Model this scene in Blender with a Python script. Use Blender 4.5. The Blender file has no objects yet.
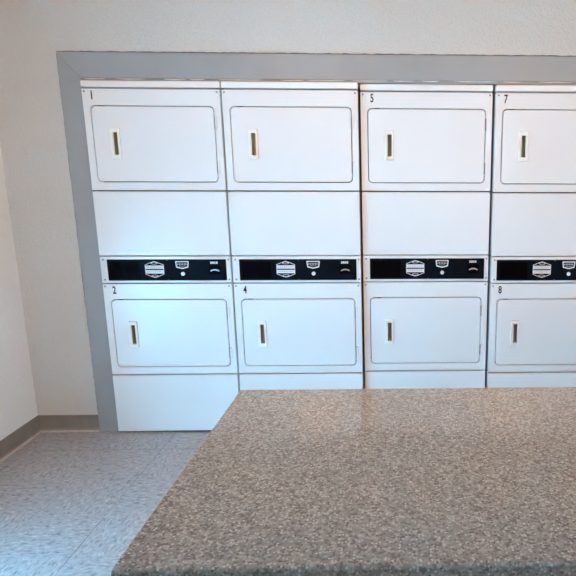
import bpy, bmesh, math, random
from mathutils import Vector, Matrix
random.seed(7)
S = bpy.context.scene
COL = S.collection

# ------------------------------------------------------------------ materials
def nodes_of(name):
    m = bpy.data.materials.new(name); m.use_nodes = True
    nt = m.node_tree
    return m, nt, nt.nodes['Principled BSDF']

def coords(nt, scale=1.0):
    tc = nt.nodes.new('ShaderNodeTexCoord')
    mp = nt.nodes.new('ShaderNodeMapping')
    sc = scale if isinstance(scale, tuple) else (scale,)*3
    mp.inputs['Scale'].default_value = sc
    nt.links.new(tc.outputs['Object'], mp.inputs['Vector'])
    return mp.outputs['Vector']

def noise(nt, vec, scale, detail=4.0, rough=.55):
    n = nt.nodes.new('ShaderNodeTexNoise')
    n.inputs['Scale'].default_value = scale
    n.inputs['Detail'].default_value = detail
    n.inputs['Roughness'].default_value = rough
    nt.links.new(vec, n.inputs['Vector'])
    return n.outputs['Fac']

def ramp(nt, fac, stops, interp='LINEAR'):
    r = nt.nodes.new('ShaderNodeValToRGB')
    r.color_ramp.interpolation = interp
    el = r.color_ramp.elements
    while len(el) < len(stops): el.new(.5)
    for e, (p, c) in zip(el, stops):
        e.position = p; e.color = (*c, 1)
    nt.links.new(fac, r.inputs['Fac'])
    return r.outputs['Color']

def mix(nt, fac, a, b, mode='MIX'):
    m = nt.nodes.new('ShaderNodeMix'); m.data_type = 'RGBA'; m.blend_type = mode
    for sock, v in ((m.inputs[0], fac), (m.inputs[6], a), (m.inputs[7], b)):
        if isinstance(v, (int, float)): sock.default_value = v
        elif isinstance(v, tuple): sock.default_value = (*v, 1)
        else: nt.links.new(v, sock)
    return m.outputs[2]

def bump(nt, bs, h, strength, dist):
    b = nt.nodes.new('ShaderNodeBump')
    b.inputs['Strength'].default_value = strength
    b.inputs['Distance'].default_value = dist
    nt.links.new(h, b.inputs['Height']); nt.links.new(b.outputs['Normal'], bs.inputs['Normal'])

def plain(name, col, rough=.4, metal=0.0, var=.04, scale=12, coat=0.0, spec=.5):
    m, nt, bs = nodes_of(name)
    v = coords(nt)
    f = noise(nt, v, scale, 3)
    lo = tuple(max(0, c*(1-var)) for c in col); hi = tuple(min(1, c*(1+var)) for c in col)
    nt.links.new(ramp(nt, f, [(.3, lo), (.7, hi)]), bs.inputs['Base Color'])
    bs.inputs['Roughness'].default_value = rough
    bs.inputs['Metallic'].default_value = metal
    bs.inputs['Coat Weight'].default_value = coat
    bs.inputs['Specular IOR Level'].default_value = spec
    return m

DOOR_E, DOOR_C = 112, (.14, .62, 1.0)
WIN_FILL_E, WIN_FILL_C = 25, (1.0, .95, .92)  # added fill behind the camera, set at the unseen rear window
LAMP_E, LAMP_C = 86.0, (1.0, .60, .335)
SKY_E = .45
M = {}
M['enamel'] = plain('white_enamel', (.80, .80, .80), .29, var=.012, scale=3)
M['cap'] = plain('white_cap_enamel', (.86, .85, .83), .4, var=.015, scale=4)
M['cabinet'] = plain('cabinet_seam_shade', (.22, .22, .22), .5)  # colour darkened to deepen the shade in the panel seams
M['gasket'] = plain('grey_rubber', (.05, .052, .055), .7)
M['handle'] = plain('cream_plastic', (.87, .85, .79), .4, var=.02)
M['pocket'] = plain('olive_plastic', (.36, .325, .25), .5)
M['fascia'] = plain('black_fascia', (.004, .007, .012), .5, var=.2, scale=8, spec=.03)
M['display'] = plain('black_display', (.002, .002, .003), .4, var=.2, spec=.02)
M['print'] = plain('white_print', (.74, .74, .74), .5)
M['printmid'] = plain('pale_grey_print', (.5, .5, .52), .5)
M['printgrey'] = plain('grey_print', (.22, .23, .25), .5)
M['steel'] = plain('zinc_steel', (.30, .29, .28), .45, metal=.6)
M['chrome'] = plain('satin_chrome', (.75, .75, .76), .3, metal=.9)
M['ink'] = plain('black_vinyl', (.012, .012, .013), .5)
M['caulk'] = plain('white_caulk', (.78, .76, .70), .6, var=.15, scale=30)
M['edgeline'] = plain('dark_edge_strip', (.17, .165, .155), .7, var=.2, scale=30)
M['base'] = plain('taupe_vinyl', (.235, .215, .19), .45, var=.08, scale=20)
M['basetoe'] = plain('pale_vinyl', (.44, .41, .36), .5, var=.12, scale=30)
M['foot'] = plain('black_rubber', (.02, .02, .02), .7)
M['tablebase'] = plain('grey_laminate', (.45, .43, .41), .5)
M['ceiling'] = plain('white_ceiling', (.8, .79, .77), .8)
M['framealu'] = plain('aluminium_frame', (.55, .56, .58), .35, metal=.7)
M['lampring'] = plain('brushed_nickel', (.6, .57, .52), .35, metal=.9)

# textured painted wall (orange peel)
def wall_mat(name, col, strength):
    m, nt, bs = nodes_of(name)
    v = coords(nt)
    big = noise(nt, v, 2.2, 4)
    lo = tuple(c*.95 for c in col)
    fine = noise(nt, v, 75, 2)
    c = mix(nt, .14, ramp(nt, big, [(.3, lo), (.7, col)]), ramp(nt, fine, [(.35, tuple(x*.7 for x in col)), (.65, col)]))
    nt.links.new(c, bs.inputs['Base Color'])
    bs.inputs['Roughness'].default_value = .62
    nz = nt.nodes.new('ShaderNodeTexNoise'); nz.inputs['Scale'].default_value = 95; nz.inputs['Detail'].default_value = 1.5
    nt.links.new(v, nz.inputs['Vector'])
    bump(nt, bs, nz.outputs['Fac'], strength, .006)
    return m
M['wall'] = wall_mat('textured_wall_paint', (.65, .625, .585), .6)
M['wall_smooth'] = wall_mat('left_wall_paint', (.84, .86, .86), .2)

# grey painted casing, slightly worn
def casing_mat():
    m, nt, bs = nodes_of('grey_trim_paint')
    v = coords(nt)
    f = noise(nt, v, 5, 5)
    c = ramp(nt, f, [(.3, (.32, .33, .334)), (.7, (.356, .363, .362))])
    sc = noise(nt, v, 26, 5, .7)
    spots = ramp(nt, sc, [(.74, (0, 0, 0)), (.79, (1, 1, 1))])
    nt.links.new(mix(nt, spots, c, (.38, .34, .30)), bs.inputs['Base Color'])
    bs.inputs['Roughness'].default_value = .45
    fb = noise(nt, v, 60, 2)
    bump(nt, bs, fb, .15, .002)
    return m
M['casing'] = casing_mat()

# speckled laminate
def laminate():
    m, nt, bs = nodes_of('speckled_laminate')
    v = coords(nt)
    def vor(scale):
        n = nt.nodes.new('ShaderNodeTexVoronoi'); n.inputs['Scale'].default_value = scale
        n.inputs['Randomness'].default_value = 1
        nt.links.new(v, n.inputs['Vector'])
        sep = nt.nodes.new('ShaderNodeSeparateColor')
        nt.links.new(n.outputs['Color'], sep.inputs[0])
        return sep.outputs[0], n.outputs['Distance']
    a, da = vor(230)
    base = ramp(nt, a, [(0, (.118, .121, .114)), (.2, (.175, .180, .172)), (.6, (.215, .221, .210)), (.84, (.265, .271, .258))], 'CONSTANT')
    b, db = vor(205)
    fleck = ramp(nt, b, [(0, (0, 0, 0)), (.74, (1, 1, 1))], 'CONSTANT')
    near = ramp(nt, db, [(.22, (1, 1, 1)), (.55, (0, 0, 0))])
    fm = mix(nt, 1.0, fleck, near, 'MULTIPLY')
    c = mix(nt, fm, base, (.385, .387, .363))
    d, dd = vor(190)
    dk = mix(nt, 1.0, ramp(nt, d, [(0, (1, 1, 1)), (.13, (0, 0, 0))], 'CONSTANT'), ramp(nt, dd, [(.3, (1, 1, 1)), (.45, (0, 0, 0))]), 'MULTIPLY')
    c = mix(nt, dk, c, (.10, .092, .082))
    nt.links.new(c, bs.inputs['Base Color'])
    bs.inputs['Roughness'].default_value = .09
    bs.inputs['IOR'].default_value = 1.5
    bs.inputs['Coat Weight'].default_value = .1
    bs.inputs['Coat Roughness'].default_value = .06
    bs.inputs['Coat IOR'].default_value = 1.6
    return m
M['laminate'] = laminate()

# vinyl composition tile
TX, TY, TS = .321, -.2205, .305
def vct():
    m, nt, bs = nodes_of('vinyl_floor_tile')
    v = coords(nt)
    # streaky chips, direction turned tile by tile
    sep = nt.nodes.new('ShaderNodeSeparateXYZ'); nt.links.new(v, sep.inputs[0])
    def math_(op, a, b=None):
        n = nt.nodes.new('ShaderNodeMath'); n.operation = op
        for s, x in zip(n.inputs, (a, b)):
            if x is None: continue
            if isinstance(x, (int, float)): s.default_value = x
            else: nt.links.new(x, s)
        return n.outputs[0]
    gx = math_('DIVIDE', math_('SUBTRACT', sep.outputs[0], TX), TS)
    gy = math_('DIVIDE', math_('SUBTRACT', sep.outputs[1], TY), TS)
    fx, fy = math_('FLOOR', gx), math_('FLOOR', gy)
    par = math_('ABSOLUTE', math_('MODULO', math_('ADD', fx, fy), 2.0))
    def streak(sc):
        mp = nt.nodes.new('ShaderNodeMapping'); mp.inputs['Scale'].default_value = sc
        nt.links.new(v, mp.inputs['Vector'])
        n = nt.nodes.new('ShaderNodeTexNoise'); n.inputs['Scale'].default_value = 1; n.inputs['Detail'].default_value = 3
        n.inputs['Distortion'].default_value = .6
        nt.links.new(mp.outputs[0], n.inputs['Vector'])
        return n.outputs['Fac']
    s = nt.nodes.new('ShaderNodeMix'); s.data_type = 'FLOAT'
    nt.links.new(par, s.inputs[0]); nt.links.new(streak((38, 80, 1)), s.inputs[2]); nt.links.new(streak((80, 38, 1)), s.inputs[3])
    c = ramp(nt, s.outputs[0], [(.28, (.15, .15, .15)), (.44, (.315, .315, .325)), (.58, (.37, .37, .385)), (.74, (.53, .527, .545))])
    # tone per tile
    wn = nt.nodes.new('ShaderNodeTexWhiteNoise'); wn.noise_dimensions = '2D'
    cb = nt.nodes.new('ShaderNodeCombineXYZ'); nt.links.new(fx, cb.inputs[0]); nt.links.new(fy, cb.inputs[1])
    nt.links.new(cb.outputs[0], wn.inputs['Vector'])
    tone = ramp(nt, wn.outputs['Value'], [(0, (.94, .94, .94)), (1, (1, 1, 1))])
    c = mix(nt, 1.0, c, tone, 'MULTIPLY')
    # joints, filled with dirt here and there
    def joint(g):
        f = math_('FRACT', g)
        e = math_('MINIMUM', f, math_('SUBTRACT', 1.0, f))
        return math_('LESS_THAN', e, .0055)
    main = math_('LESS_THAN', math_('ABSOLUTE', gx), .03)
    j = math_('MAXIMUM', math_('MAXIMUM', math_('MULTIPLY', joint(gx), .22), math_('MULTIPLY', joint(gx), main)), math_('MULTIPLY', joint(gy), math_('MAXIMUM', math_('LESS_THAN', math_('ABSOLUTE', gy), .03), .2)))
    dirt = ramp(nt, noise(nt, v, 2.3, 2), [(.35, (.35, .35, .35)), (.60, (1, 1, 1))])
    jm = mix(nt, 1.0, dirt, j, 'MULTIPLY')
    c = mix(nt, jm, c, (.10, .10, .10))
    # scuffs
    sc = ramp(nt, noise(nt, v, 7, 6, .7), [(.62, (0, 0, 0)), (.75, (.45, .45, .45))])
    c = mix(nt, sc, c, (.24, .23, .22))
    nt.links.new(c, bs.inputs['Base Color'])
    bs.inputs['Roughness'].default_value = .3
    bump(nt, bs, noise(nt, v, 45, 3), .10, .003)
    return m
M['floor'] = vct()

def glass_mat():
    m, nt, bs = nodes_of('window_glass')
    bs.inputs['Base Color'].default_value = (.95, .98, 1, 1)
    bs.inputs['Roughness'].default_value = 0.0
    bs.inputs['Transmission Weight'].default_value = 1.0
    bs.inputs['IOR'].default_value = 1.02
    return m
M['glass'] = glass_mat()
def lamp_mat():
    m, nt, bs = nodes_of('lamp_diffuser')
    bs.inputs['Base Color'].default_value = (.9, .88, .82, 1)
    bs.inputs['Emission Color'].default_value = (*LAMP_C, 1)
    bs.inputs['Emission Strength'].default_value = LAMP_E
    return m
M['lamp'] = lamp_mat()

# ------------------------------------------------------------------ mesh helpers
def link(name, bm, mats, parent=None, kind=None, smooth=False):
    bmesh.ops.recalc_face_normals(bm, faces=bm.faces)
    me = bpy.data.meshes.new(name); bm.to_mesh(me); bm.free()
    for m in (mats if isinstance(mats, (list, tuple)) else [mats]): me.materials.append(m)
    if smooth:
        for p in me.polygons: p.use_smooth = True
    o = bpy.data.objects.new(name, me); COL.objects.link(o)
    if parent: o.parent = parent
    if kind: o['kind'] = kind
    return o

def box(bm, x0, x1, y0, y1, z0, z1, bevel=0, mi=0):
    r = bmesh.ops.create_cube(bm, size=1)
    vs = r['verts']
    for v in vs:
        v.co = Vector((x0+(v.co.x+.5)*(x1-x0), y0+(v.co.y+.5)*(y1-y0), z0+(v.co.z+.5)*(z1-z0)))
    fs = {f for v in vs for f in v.link_faces}
    for f in fs: f.material_index = mi
    if bevel:
        es = list({e for v in vs for e in v.link_edges})
        bmesh.ops.bevel(bm, geom=es, offset=bevel, segments=3, profile=.5, affect='EDGES', material=mi)
    return bm

def rrect(x0, x1, z0, z1, r, n=6):
    if r <= 0: return [(x0, z0), (x1, z0), (x1, z1), (x0, z1)]
    pts = []
    for cx, cz, a0 in ((x1-r, z0+r, -90), (x1-r, z1-r, 0), (x0+r, z1-r, 90), (x0+r, z0+r, 180)):
        for k in range(n+1):
            a = math.radians(a0+90*k/n); pts.append((cx+r*math.cos(a), cz+r*math.sin(a)))
    return pts

def plate(bm, loops, y0, y1, bevel=0, mi=0):
    """solid plate in the XZ plane; first loop is the outline, the others are holes; front at y0 (nearer)"""
    edges, verts = [], []
    for lp in loops:
        vs = [bm.verts.new((x, y0, z)) for x, z in lp]
        verts += vs
        edges += [bm.edges.new((vs[i], vs[(i+1) % len(vs)])) for i in range(len(vs))]
    r = bmesh.ops.triangle_fill(bm, use_beauty=True, use_dissolve=False, edges=edges, normal=(0, -1, 0))
    ff = [g for g in r['geom'] if isinstance(g, bmesh.types.BMFace)]
    for f in ff: f.material_index = mi
    e = bmesh.ops.extrude_face_region(bm, geom=ff, use_keep_orig=True)
    nv = [g for g in e['geom'] if isinstance(g, bmesh.types.BMVert)]
    for v in nv: v.co.y = y1
    for f in bm.faces:
        if f.material_index != mi and any(v in set(nv) for v in f.verts): f.material_index = mi
    if bevel:
        es = [x for x in edges if x.is_valid]
        bmesh.ops.bevel(bm, geom=es, offset=bevel, segments=2, profile=.5, affect='EDGES', material=mi)
    return bm

def disc(bm, x, z, r, y0, y1, n=14, mi=0, bevel=0):
    return plate(bm, [[(x+r*math.cos(2*math.pi*k/n), z+r*math.sin(2*math.pi*k/n)) for k in range(n)]], y0, y1, bevel, mi)

def prism(bm, poly, axis, a0, a1, mi=0):
    """extrude a closed polygon (2D) along an axis"""
    def P(p, a):
        return {'x': (a, p[0], p[1]), 'y': (p[0], a, p[1]), 'z': (p[0], p[1], a)}[axis]
    A = [bm.verts.new(P(p, a0)) for p in poly]; B = [bm.verts.new(P(p, a1)) for p in poly]
    n = len(poly)
    fs = [bm.faces.new(A), bm.faces.new(B[::-1])]
    for i in range(n): fs.append(bm.faces.new((A[i], B[i], B[(i+1) % n], A[(i+1) % n])))
    for f in fs: f.material_index = mi
    return fs

def empty(name, loc, label, cat, group=None):
    o = bpy.data.objects.new(name, None); COL.objects.link(o); o.location = loc
    o['label'] = label; o['category'] = cat
    if group: o['group'] = group
    return o

# ------------------------------------------------------------------ the room
XL, XR, YF, YB, ZC = -.451, 4.6, .0275, -5.3, 2.46
TH = .12
b = bmesh.new(); box(b, XL-TH, XR+TH, YB-TH, YF+.95, -.1, 0)
link('floor', b, M['floor'], kind='structure')
b = bmesh.new(); box(b, XL-TH, XR+TH, YB-TH, YF+.95, ZC, ZC+.1)
link('ceiling', b, M['ceiling'], kind='structure')
# left wall with a glass door between the camera and the corner
DY0, DY1, DZ = -2.45, -1.35, 2.08
b = bmesh.new()
prism(b, [(YB-TH, 0), (DY0, 0), (DY0, DZ), (DY1, DZ), (DY1, 0), (YF+.95, 0), (YF+.95, ZC), (YB-TH, ZC)], 'x', XL-TH, XL)
b.normal_update(); bmesh.ops.triangulate(b, faces=[f for f in b.faces if len(f.verts) > 4])
link('wall_left', b, M['wall_smooth'], kind='structure')
b = bmesh.new(); box(b, XR, XR+TH, YB-TH, YF+.95, 0, ZC)
link('wall_right', b, M['wall'], kind='structure')
# front wall with the niche the dryers stand in
NX0, NX1, NZ = -.03, 2.83, 1.905
b = bmesh.new()
plate(b, [[(XL, 0), (NX0, 0), (NX0, NZ), (NX1, NZ), (NX1, 0), (XR, 0), (XR, ZC), (XL, ZC)]], YF, YF+.12)
box(b, NX0-.1, NX0, YF+.12, YF+.95, 0, NZ); box(b, NX1, NX1+.1, YF+.12, YF+.95, 0, NZ)
box(b, NX0-.1, NX1+.1, YF+.12, YF+.95, NZ, NZ+.08)
box(b, NX0-.1, NX1+.1, YF+.87, YF+.95, 0, NZ)
link('wall_front', b, M['wall'], kind='structure')
# rear wall with a wide unseen window, added for fill light
WX0, WX1, WZ0, WZ1 = .9, 3.3, .9, 2.1
b = bmesh.new()
plate(b, [rrect(XL, XR, 0, ZC, 0), [(WX0, WZ0), (WX1, WZ0), (WX1, WZ1), (WX0, WZ1)]], YB-TH, YB)
link('wall_rear', b, M['wall'], kind='structure')
def glazed(name, a0, a1, z0, z1, fw, mull, turn=None):
    b = bmesh.new()
    holes = []
    n = mull+1; w = (a1-a0-2*fw-mull*fw)/n
    for k in range(n):
        a = a0+fw+k*(w+fw); holes.append([(a, z0+fw), (a+w, z0+fw), (a+w, z1-fw), (a, z1-fw)])
    plate(b, [rrect(a0, a1, z0, z1, 0)]+holes, -.03, .03, .004)
    o = link(name, b, M['framealu'], kind='structure')
    for h in holes:
        g = bmesh.new(); plate(g, [[(h[0][0]-.01, h[0][1]-.01), (h[1][0]+.01, h[1][1]-.01), (h[2][0]+.01, h[2][1]+.01), (h[3][0]-.01, h[3][1]+.01)]], -.003, .003)
        link('pane', g, M['glass'], o)
    return o
o = glazed('fill_window_1', WX0+.002, WX1-.002, WZ0+.002, WZ1-.002, .05, 2); o.location = (0, YB-.06, 0)
o = glazed('door_1', DY0+.002, DY1-.002, .004, DZ-.002, .07, 0); o.rotation_euler = (0, 0, math.radians(90)); o.location = (XL-.06, 0, 0)
g = bmesh.new(); box(g, DY0+.03, DY0+.05, -.075, -.055, .9, 1.2, .006); box(g, DY0+.03, DY0+.05, -.056, -.0295, .92, .94); box(g, DY0+.03, DY0+.05, -.056, -.0295, 1.16, 1.18)
link('door_handle', g, M['framealu'], o)

# baseboards: cove vinyl with a paler toe
BH = .096
def base_profile():   # (distance from wall, height)
    return [(0, 0), (.019, 0), (.0175, .003), (.0125, .009)], [(.0125, .009), (.0085, .013), (.0052, .02), (.0045, BH-.004), (.002, BH), (0, BH)]
def baseboard(name, axis, a0, a1, wall, sgn):
    toe, body = base_profile()
    b = bmesh.new()
    body = [(0, .0)] + body if False else body + [(0, .009)]
    toe = toe + [(0, .009)]
    for poly, mi in ((body, 0), (toe, 1)):
        prism(b, [(wall+sgn*p[0], p[1]) for p in poly], axis, a0, a1, mi)
    return link(name, b, [M['base'], M['basetoe']], kind='structure')
baseboard('baseboard_left', 'y', DY1+.002, YF, XL, 1)
baseboard('baseboard_front', 'x', XL+.005, -.1145, YF, -1)

# grey casing round the niche, mitred at the corner
CX, CZ = -.1131, 2.0157
IX, IZ = -.004, 1.893
CT = .014
def casing(name, poly):
    b = bmesh.new(); plate(b, [poly], YF-CT, YF, .003); return link(name, b, M['casing'], kind='structure')
casing('trim_1', [(CX, 0), (IX, 0), (IX, IZ), (CX, CZ)])
RX0, RX1 = NX1+.0, NX1+.11
casing('trim_2', [(CX+.0008, CZ), (IX+.0008, IZ), (RX0-.0008, IZ), (RX1-.0008, CZ)])
casing('trim_3', [(RX0, 0), (RX1, 0), (RX1, CZ), (RX0, IZ)])
# thin dark ragged strip round the outer edge of the casing
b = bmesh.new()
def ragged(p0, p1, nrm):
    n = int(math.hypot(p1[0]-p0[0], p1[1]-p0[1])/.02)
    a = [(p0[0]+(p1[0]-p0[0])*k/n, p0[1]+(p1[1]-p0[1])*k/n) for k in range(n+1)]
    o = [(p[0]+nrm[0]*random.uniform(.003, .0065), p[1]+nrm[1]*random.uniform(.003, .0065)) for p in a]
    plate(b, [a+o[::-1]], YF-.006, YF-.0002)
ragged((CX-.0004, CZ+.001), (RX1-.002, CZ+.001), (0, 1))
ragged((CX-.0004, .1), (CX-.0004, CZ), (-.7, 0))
link('trim_6', b, M['edgeline'], kind='structure')
# filler strip and ragged caulk bead under the top casing
b = bmesh.new(); box(b, IX+.002, NX1-.002, YF-.006, YF+.006, 1.8803, IZ+.004)
link('trim_4', b, M['casing'], kind='structure')
b = bmesh.new()
x = .01
while x < NX1-.25:
    w = random.uniform(.08, .24); n = 10; h = random.uniform(.0035, .006)
    top = [(x+w*k/n, IZ-.0008) for k in range(n+1)]
    low = [(x+w*k/n, IZ-.0012-h*math.sin(math.pi*k/n)**.5*random.uniform(.75, 1)) for k in range(n, -1, -1)]
    plate(b, [top+low], YF-.011, YF-.0062)
    x += w+random.uniform(.01, .09)
link('trim_5', b, M['caulk'], kind='structure')

# ------------------------------------------------------------------ stacked dryer (made once, then copied)
W = .683
Z0, ZS, ZC0, ZC1, ZU, ZT, ZTOP = .0073, .3397, .851, .9975, 1.336, 1.841, 1.876
G = .0036          # half of a seam
PD = .05           # panel depth
def label_part(o, t): o['label'] = t; return o

def text_mesh(ch, h, wscale):
    cu = bpy.data.curves.new('t', 'FONT'); cu.body = ch; cu.size = 1.0; cu.extrude = .0; cu.resolution_u = 6; cu.offset = .02
    o = bpy.data.objects.new('t', cu); COL.objects.link(o)
    bpy.context.view_layer.update()
    me = bpy.data.meshes.new_from_object(o.evaluated_get(bpy.context.evaluated_depsgraph_get()))
    bpy.data.objects.remove(o)
    xs = [v.co.x for v in me.vertices]; ys = [v.co.y for v in me.vertices]
    k = h/(max(ys)-min(ys)); mx = (min(xs)+max(xs))/2; my = min(ys)
    for v in me.vertices:
        v.co = Vector(((v.co.x-mx)*k*wscale, -.0006, (v.co.y-my)*k))
    bm = bmesh.new(); bm.from_mesh(me); bpy.data.meshes.remove(me)
    e = bmesh.ops.extrude_face_region(bm, geom=list(bm.faces))
    for g in e['geom']:
        if isinstance(g, bmesh.types.BMVert): g.co.y = -.0001
    return bm

def screw(x, z, parent):
    b = bmesh.new(); disc(b, x, z, .0048, -.003, .0, 12, 0, .0012)
    box(b, x-.0034, x+.0034, -.0034, -.0028, z-.0006, z+.0006)
    return link('screw', b, M['steel'], parent)

def door_set(root, zlo, zhi, dz0, dz1, hx, hz0, hz1):
    DX0, DX1, R = .0395, .6455, .02
    g = .0042
    b = bmesh.new()
    plate(b, [rrect(.001, W-.001, zlo+G, zhi-G, .004, 3), rrect(DX0-g, DX1+g, dz0-g, dz1+g, R+g)], 0, PD, .0022)
    fp = link('front_panel', b, M['enamel'], root)
    screw(.0135, zhi-.0165, fp); screw(W-.0155, zhi-.0165, fp)
    # door leaf with the handle pocket cut through
    b = bmesh.new()
    sx0, sx1, sz0, sz1 = hx+.015, hx+.0355, hz0+.020, hz1-.020
    plate(b, [rrect(DX0, DX1, dz0, dz1, R), rrect(hx+.008, hx+.044, hz0+.008, hz1-.008, .003, 3)], -.0015, .03, .0028)
    d = link('door', b, M['enamel'], root)
    # handle: raised bezel with a deep finger slot
    b = bmesh.new()
    plate(b, [rrect(hx, hx+.047, hz0, hz1, .004, 4), rrect(sx0, sx1, sz0, sz1, .003, 3)], -.011, -.0016, .0025)
    h = link('handle', b, M['handle'], d)
    b = bmesh.new()
    t = .002
    box(b, sx0-t, sx0, -.001, .032, sz0-t, sz1+t); box(b, sx1, sx1+t, -.001, .032, sz0-t, sz1+t)
    box(b, sx0, sx1, -.001, .032, sz0-t, sz0); box(b, sx0, sx1, -.001, .032, sz1, sz1+t)
    box(b, sx0-t, sx1+t, 0.032, .034, sz0-t, sz1+t)
    link('finger_slot', b, M['pocket'], d)
    # gasket seen in the gap, with a small rubber stop at the top left
    b = bmesh.new()
    plate(b, [rrect(DX0-.012, DX1+.012, dz0-.012, dz1+.012, R+.01), rrect(DX0+.012, DX1-.012, dz0+.012, dz1-.012, R-.01)], .031, .049)
    box(b, .072, .098, -.0008, .032, dz1+.0006, dz1+g-.0004)
    link('door_gasket', b, M['gasket'], root)
    # two hinges on the right edge
    for f in (.80, .20):
        zc = dz0+(dz1-dz0)*f
        b = bmesh.new()
        plate(b, [rrect(DX1+.0055, DX1+.0165, zc-.032, zc+.032, .003, 3)], -.006, -.0005, .0015)
        h = link('hinge', b, M['enamel'], d)
        b = bmesh.new()
        bmesh.ops.create_cone(b, cap_ends=True, segments=12, radius1=.0036, radius2=.0036, depth=.058,
                              matrix=Matrix.Translation((DX1+.0028, -.0025, zc)))
        link('hinge_barrel', b, M['steel'], d)
    return fp

def make_dryer():
    root = empty('stacked_dryer', (0, 0, 0), '', 'dryer', 'stacked dryers along the wall')
    b = bmesh.new(); box(b, .002, W-.002, PD, .74, Z0+.004, ZTOP-.002, .003)
    label_part(link('cabinet', b, M['cabinet'], root), 'inner steel cabinet, darkened for shade in the seams')
    b = bmesh.new(); box(b, 0, W, -.002, PD, ZT+G, ZTOP, .005); box(b, 0, W, PD, .745, ZTOP-.0019, ZTOP)
    link('top_cap', b, M['cap'], root)
    up = door_set(root, ZU, ZT, 1.3835, 1.7535, .124, 1.497, 1.647)
    b = bmesh.new(); plate(b, [rrect(.001, W-.001, ZC1+G*.7, ZU-G, .004, 3)], 0, PD, .0022)
    link('access_panel', b, M['enamel'], root)
    lo = door_set(root, ZS, ZC0, .388, .7605, .1175, .498, .643)
    b = bmesh.new(); plate(b, [rrect(.001, W-.001, Z0, ZS-G, .004, 3)], 0, PD, .0022)
    link('base_panel', b, M['enamel'], root)
    for fx in (.05, W-.05):
        for fy in (.08, .66):
            b = bmesh.new()
            bmesh.ops.create_cone(b, cap_ends=True, segments=16, radius1=.022, radius2=.018, depth=.0125, matrix=Matrix.Translation((fx, fy, .00625-.0008)))
            link('leveling_foot', b, M['foot'], root)
    # ---- control strip
    b = bmesh.new(); plate(b, [rrect(.001, W-.001, ZC0+G*.7, ZC1-G*.7, .004, 3)], 0, PD, .0022)
    cp = link('control_panel', b, M['enamel'], root)
    for sx in (.018, W-.011):
        for sz in (ZC0+.02, ZC1-.02): screw(sx, sz, cp)
    F0, F1, FZ0, FZ1 = .038, .6595, .8665, .9795
    b = bmesh.new(); plate(b, [rrect(F0, F1, FZ0, FZ1, .002, 2)], -.004, -.0003, .001)
    label_part(link('fascia', b, M['fascia'], cp), 'black control fascia')
    b = bmesh.new(); plate(b, [rrect(.052, .205, FZ0+.011, FZ1-.012, .004, 3)], -.0056, -.0042, .0006)
    label_part(link('display_window', b, M['display'], cp), 'glossy black display window')
    for z in (FZ0+.003, FZ1-.003):
        b = bmesh.new(); disc(b, .352, z, .0025, -.0055, -.0042, 10)
        link('rivet', b, M['steel'], cp)
    # six-sided emblem: outline, arched ends, two white bars with fine lines of print
    cx, cz, w, h = .2835, .926, .049, .0445
    hexo = [(cx-w, cz-h*.58), (cx-w*.35, cz-h*.88), (cx, cz-h), (cx+w*.35, cz-h*.88), (cx+w, cz-h*.58), (cx+w, cz+h*.58), (cx+w*.35, cz+h*.88), (cx, cz+h), (cx-w*.35, cz+h*.88), (cx-w, cz+h*.58)]
    hexi = [(cx+(p[0]-cx)*.95, cz+(p[1]-cz)*.93) for p in hexo]
    b = bmesh.new()
    plate(b, [hexo, hexi], -.0052, -.0041)
    for s in (1, -1):
        el = [(cx+.018*math.cos(a), cz+s*.0335+.0058*math.sin(a)) for a in [2*math.pi*k/20 for k in range(20)]]
        ei = [(cx+.0145*math.cos(a), cz+s*.0335+.0038*math.sin(a)) for a in [2*math.pi*k/20 for k in range(20)]]
        plate(b, [el, ei], -.0056, -.0053)
        z0, z1 = (cz+.0032, cz+.0215) if s > 0 else (cz-.0215, cz-.0032)
        plate(b, [rrect(cx-w*.98, cx+w*.98, z0, z1, .001, 2)], -.0060, -.0041)
        for k in range(8):
            xx = cx-w*.8+k*w*.205
            ww = w*random.uniform(.08, .13)
            plate(b, [rrect(xx, xx+ww, z0+.0078, z1-.0078, 0)], -.0062, -.00605, 0, 1)
    label_part(link('emblem', b, [M['print'], M['printgrey']], cp), 'white six-sided emblem with two bars')
    # shield badge
    bx, bz1, bw = .4295, .9705, .0355
    sh = lambda s, dz: [(bx-bw*s*.88, .9365+dz), (bx-bw*s*.45, .9325+dz), (bx, .9285+dz*1.2), (bx+bw*s*.45, .9325+dz), (bx+bw*s*.88, .9365+dz), (bx+bw*s, bz1-.004-dz), (bx+bw*s*.94, bz1-dz), (bx-bw*s*.94, bz1-dz), (bx-bw*s, bz1-.004-dz)]
    b = bmesh.new(); plate(b, [sh(1, 0), sh(.84, .0055)], -.0056, -.0041)
    plate(b, [sh(.84, .0055)], -.0047, -.0041, 0, 2)
    for k in range(6):
        xx = bx-bw*.70+k*bw*.245
        plate(b, [rrect(xx, xx+bw*.13, .950, .9590, 0)], -.0055, -.0048, 0, 1)
    plate(b, [rrect(bx-bw*.5, bx+bw*.5, .9430, .9450, 0)], -.0055, -.0048, 0, 1)
    label_part(link('maker_badge', b, [M['print'], M['printmid'], M['display']], cp), 'white shield badge')
    b = bmesh.new(); disc(b, .4305, .9025, .0102, -.009, -.0041, 20, 0, .002)
    label_part(link('start_button', b, M['print'], cp), 'round white button')
    # coin slot
    b = bmesh.new()
    plate(b, [rrect(.566, .632, .897, .950, .008, 4)], -.0065, -.0041, .001)
    cs = label_part(link('coin_slot', b, M['display'], cp), 'black coin slot plate')
    b = bmesh.new()
    arc = [(.600+.024*math.cos(math.radians(a)), .9165+.011*math.sin(math.radians(a))) for a in range(0, 181, 15)]
    arci = [(.600+.0165*math.cos(math.radians(a)), .9165+.0045*math.sin(math.radians(a))) for a in range(180, -1, -15)]
    plate(b, [arc+arci], -.011, -.0066, .0008)
    link('coin_lip', b, M['chrome'], cp)
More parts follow.
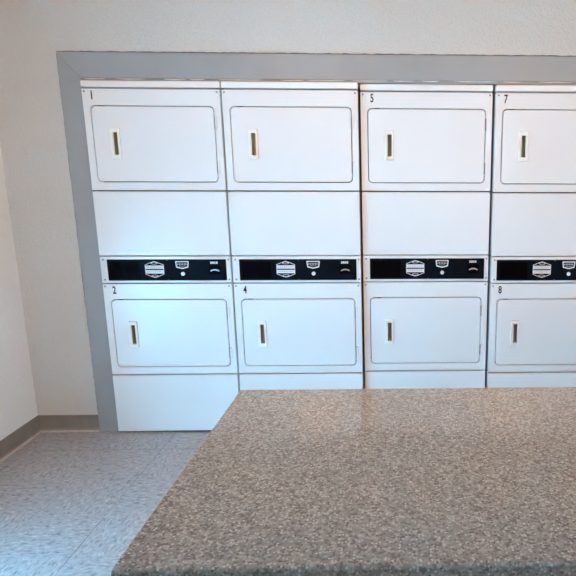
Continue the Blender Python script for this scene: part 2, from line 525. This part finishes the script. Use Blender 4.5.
    b = bmesh.new()
    for k, (x0, x1) in enumerate(((.578, .586), (.588, .597), (.599, .605), (.607, .616))):
        plate(b, [rrect(x0, x1, .956, .9675, 0)], -.0046, -.0041)
    link('slot_lettering', b, M['print'], cp)
    return root, up, lo

def copy_tree(o, parent=None):
    c = o.copy(); COL.objects.link(c)
    if parent: c.parent = parent
    for ch in list(o.children): copy_tree(ch, c)
    return c

proto, _, _ = make_dryer()
spots = [(.0015, -.0111, .0028), (.6925, -.0126, .0029), (1.3845, .0225, .0008), (2.0775, -.0137, -.0030)]
labels = ['leftmost white stacked dryer, its whole base showing, between grey casing and its neighbour',
          'white stacked dryer second from the left, upper door without a number, lower marked four',
          'white stacked dryer with five on its upper door and no number on the lower',
          'rightmost white stacked dryer, cut by the picture edge, doors marked seven and eight']
nums = [('1', '2'), ('', '4'), ('5', ''), ('7', '8')]
dryers = [proto] + [copy_tree(proto) for _ in range(3)]
for d, (x, y, z), lb, (nu, nl) in zip(dryers, spots, labels, nums):
    d.location = (x, y, z); d['label'] = lb
    fps = [c for c in d.children if c.name.split('.')[0] == 'front_panel']
    fps.sort(key=lambda o: -max(v.co.z for v in o.data.vertices))
    for fp, ch, zc in ((fps[0], nu, 1.786), (fps[1], nl, .7945)):
        if ch:
            o = link('number_decal', text_mesh(ch, .042, .66), M['ink'], fp)
            o.location = (.049 if ch == '1' else .060, 0, zc)
            o['label'] = 'black number ' + ch

# the rightmost machine's printed strip and numbers sit a little further left
for c in dryers[3].children:
    k = c.name.split('.')[0]
    for g in c.children:
        n = g.name.split('.')[0]
        if (k == 'control_panel' and n != 'screw') or n == 'number_decal': g.location.x -= .008

# ------------------------------------------------------------------ folding table with laminate top
tx0, tx1, ty0, ty1, tz = 1.188, 3.75, -2.4885, -1.803, .915
t = empty('folding_table', ((tx0+tx1)/2, (ty0+ty1)/2, 0), 'speckled brown grey laminate folding table in the foreground before the dryers', 'table')
L = lambda x, y, z: (x-t.location.x, y-t.location.y, z)
prof = [(ty1, tz), (ty1, tz-.04), (ty0+.03, tz-.04), (ty0, tz-.04)]
r = .0065
prof += [(ty0+r-r*math.cos(math.radians(a)), tz-r+r*math.sin(math.radians(a))) for a in range(0, 91, 10)]
b = bmesh.new()
prism(b, [(p[0]-t.location.y, p[1]) for p in prof], 'x', tx0-t.location.x, tx1-t.location.x)
o = link('tabletop', b, M['laminate'], t)
o['label'] = 'speckled laminate top with rolled front edge'
for x0, x1 in ((tx0+.12, tx0+.15), (tx1-.15, tx1-.12)):
    b = bmesh.new(); box(b, x0-t.location.x, x1-t.location.x, ty0+.08-t.location.y, ty1-.06-t.location.y, 0, tz-.0402, .002)
    link('end_panel', b, M['tablebase'], t)
b = bmesh.new(); box(b, tx0+.1505-t.location.x, tx1-.1505-t.location.x, ty1-.2-t.location.y, ty1-.18-t.location.y, .15, tz-.0402, .002)
link('stretcher_panel', b, M['tablebase'], t)

# ------------------------------------------------------------------ ceiling lamps (out of frame; they light the room)
def dome(loc, label):
    e = empty('ceiling_light', loc, label, 'ceiling light', 'dome ceiling lights')
    b = bmesh.new()
    bmesh.ops.create_cone(b, cap_ends=True, segments=40, radius1=.17, radius2=.175, depth=.03, matrix=Matrix.Translation((0, 0, -.015)))
    link('lamp_base', b, M['lampring'], e)
    b = bmesh.new()
    bmesh.ops.create_uvsphere(b, u_segments=32, v_segments=16, radius=.155, matrix=Matrix.Translation((0, 0, -.0305)) @ Matrix.Diagonal((1, 1, .5, 1)))
    bmesh.ops.delete(b, geom=[v for v in b.verts if v.co.z > -.03], context='VERTS')
    link('lamp_diffuser', b, M['lamp'], e, smooth=True)
dome((.95, -1.5, ZC), 'warm dome ceiling light above the floor left of the folding table')
dome((2.45, -1.5, ZC), 'added warm dome ceiling light, unseen, brightening the middle of the wall')  # second dome, added out of view to brighten the wall centre

# ------------------------------------------------------------------ daylight by door and sky, added fill at the rear window
def area(name, loc, size, energy, col, rot=(math.radians(90), 0, 0)):
    l = bpy.data.lights.new(name, 'AREA'); l.shape = 'RECTANGLE'; l.size, l.size_y = size
    l.energy = energy; l.color = col
    o = bpy.data.objects.new(name, l); COL.objects.link(o); o.location = loc; o.rotation_euler = rot
    return o
area('door_daylight', (XL-.2, (DY0+DY1)/2, .42), (.78, DY1-DY0-.1), DOOR_E, DOOR_C, (0, math.radians(-90), 0))
area('window_fill_light', ((WX0+WX1)/2, YB-.16, (WZ0+WZ1)/2), (WX1-WX0-.1, WZ1-WZ0-.1), WIN_FILL_E, WIN_FILL_C)  # added fill for the counter and left wall
w = bpy.data.worlds.new('sky'); S.world = w; w.use_nodes = True
nt = w.node_tree; bg = nt.nodes['Background']
sky = nt.nodes.new('ShaderNodeTexSky'); sky.sky_type = 'HOSEK_WILKIE'; sky.turbidity = 3; sky.sun_direction = (.3, .6, .74)
nt.links.new(sky.outputs[0], bg.inputs['Color']); bg.inputs['Strength'].default_value = SKY_E

# ------------------------------------------------------------------ camera
cx, cy, f = 418.93, 300.80, 601.69
pitch, yaw, roll = .2115, .0351, .0030
fw0 = Vector((math.sin(yaw), math.cos(yaw), 0)); r0 = Vector((math.cos(yaw), -math.sin(yaw), 0)); up0 = Vector((0, 0, 1))
Fv = fw0*math.cos(pitch)-up0*math.sin(pitch); Uv = up0*math.cos(pitch)+fw0*math.sin(pitch)
R2 = r0*math.cos(roll)+Uv*math.sin(roll); U2 = Uv*math.cos(roll)-r0*math.sin(roll)
cam = bpy.data.cameras.new('camera'); co = bpy.data.objects.new('camera', cam); COL.objects.link(co)
m3 = Matrix((R2, U2, -Fv)).transposed()
co.matrix_world = Matrix.Translation((1.5751, -3.215, 1.4404)) @ m3.to_4x4()
cam.sensor_fit = 'HORIZONTAL'; cam.sensor_width = 36; cam.lens = f/576*36
cam.shift_x = (288-cx)/576; cam.shift_y = (cy-288)/576
cam.clip_start = .02
S.camera = co
S.view_settings.view_transform = 'Standard'; S.view_settings.look = 'None'
S.view_settings.gamma = 1; S.view_settings.use_curve_mapping = False
S.view_settings.exposure = 0.02
S.cycles.use_denoising = True
S.cycles.sample_clamp_indirect = 0
S.cycles.max_bounces = 10; S.cycles.diffuse_bounces = 6
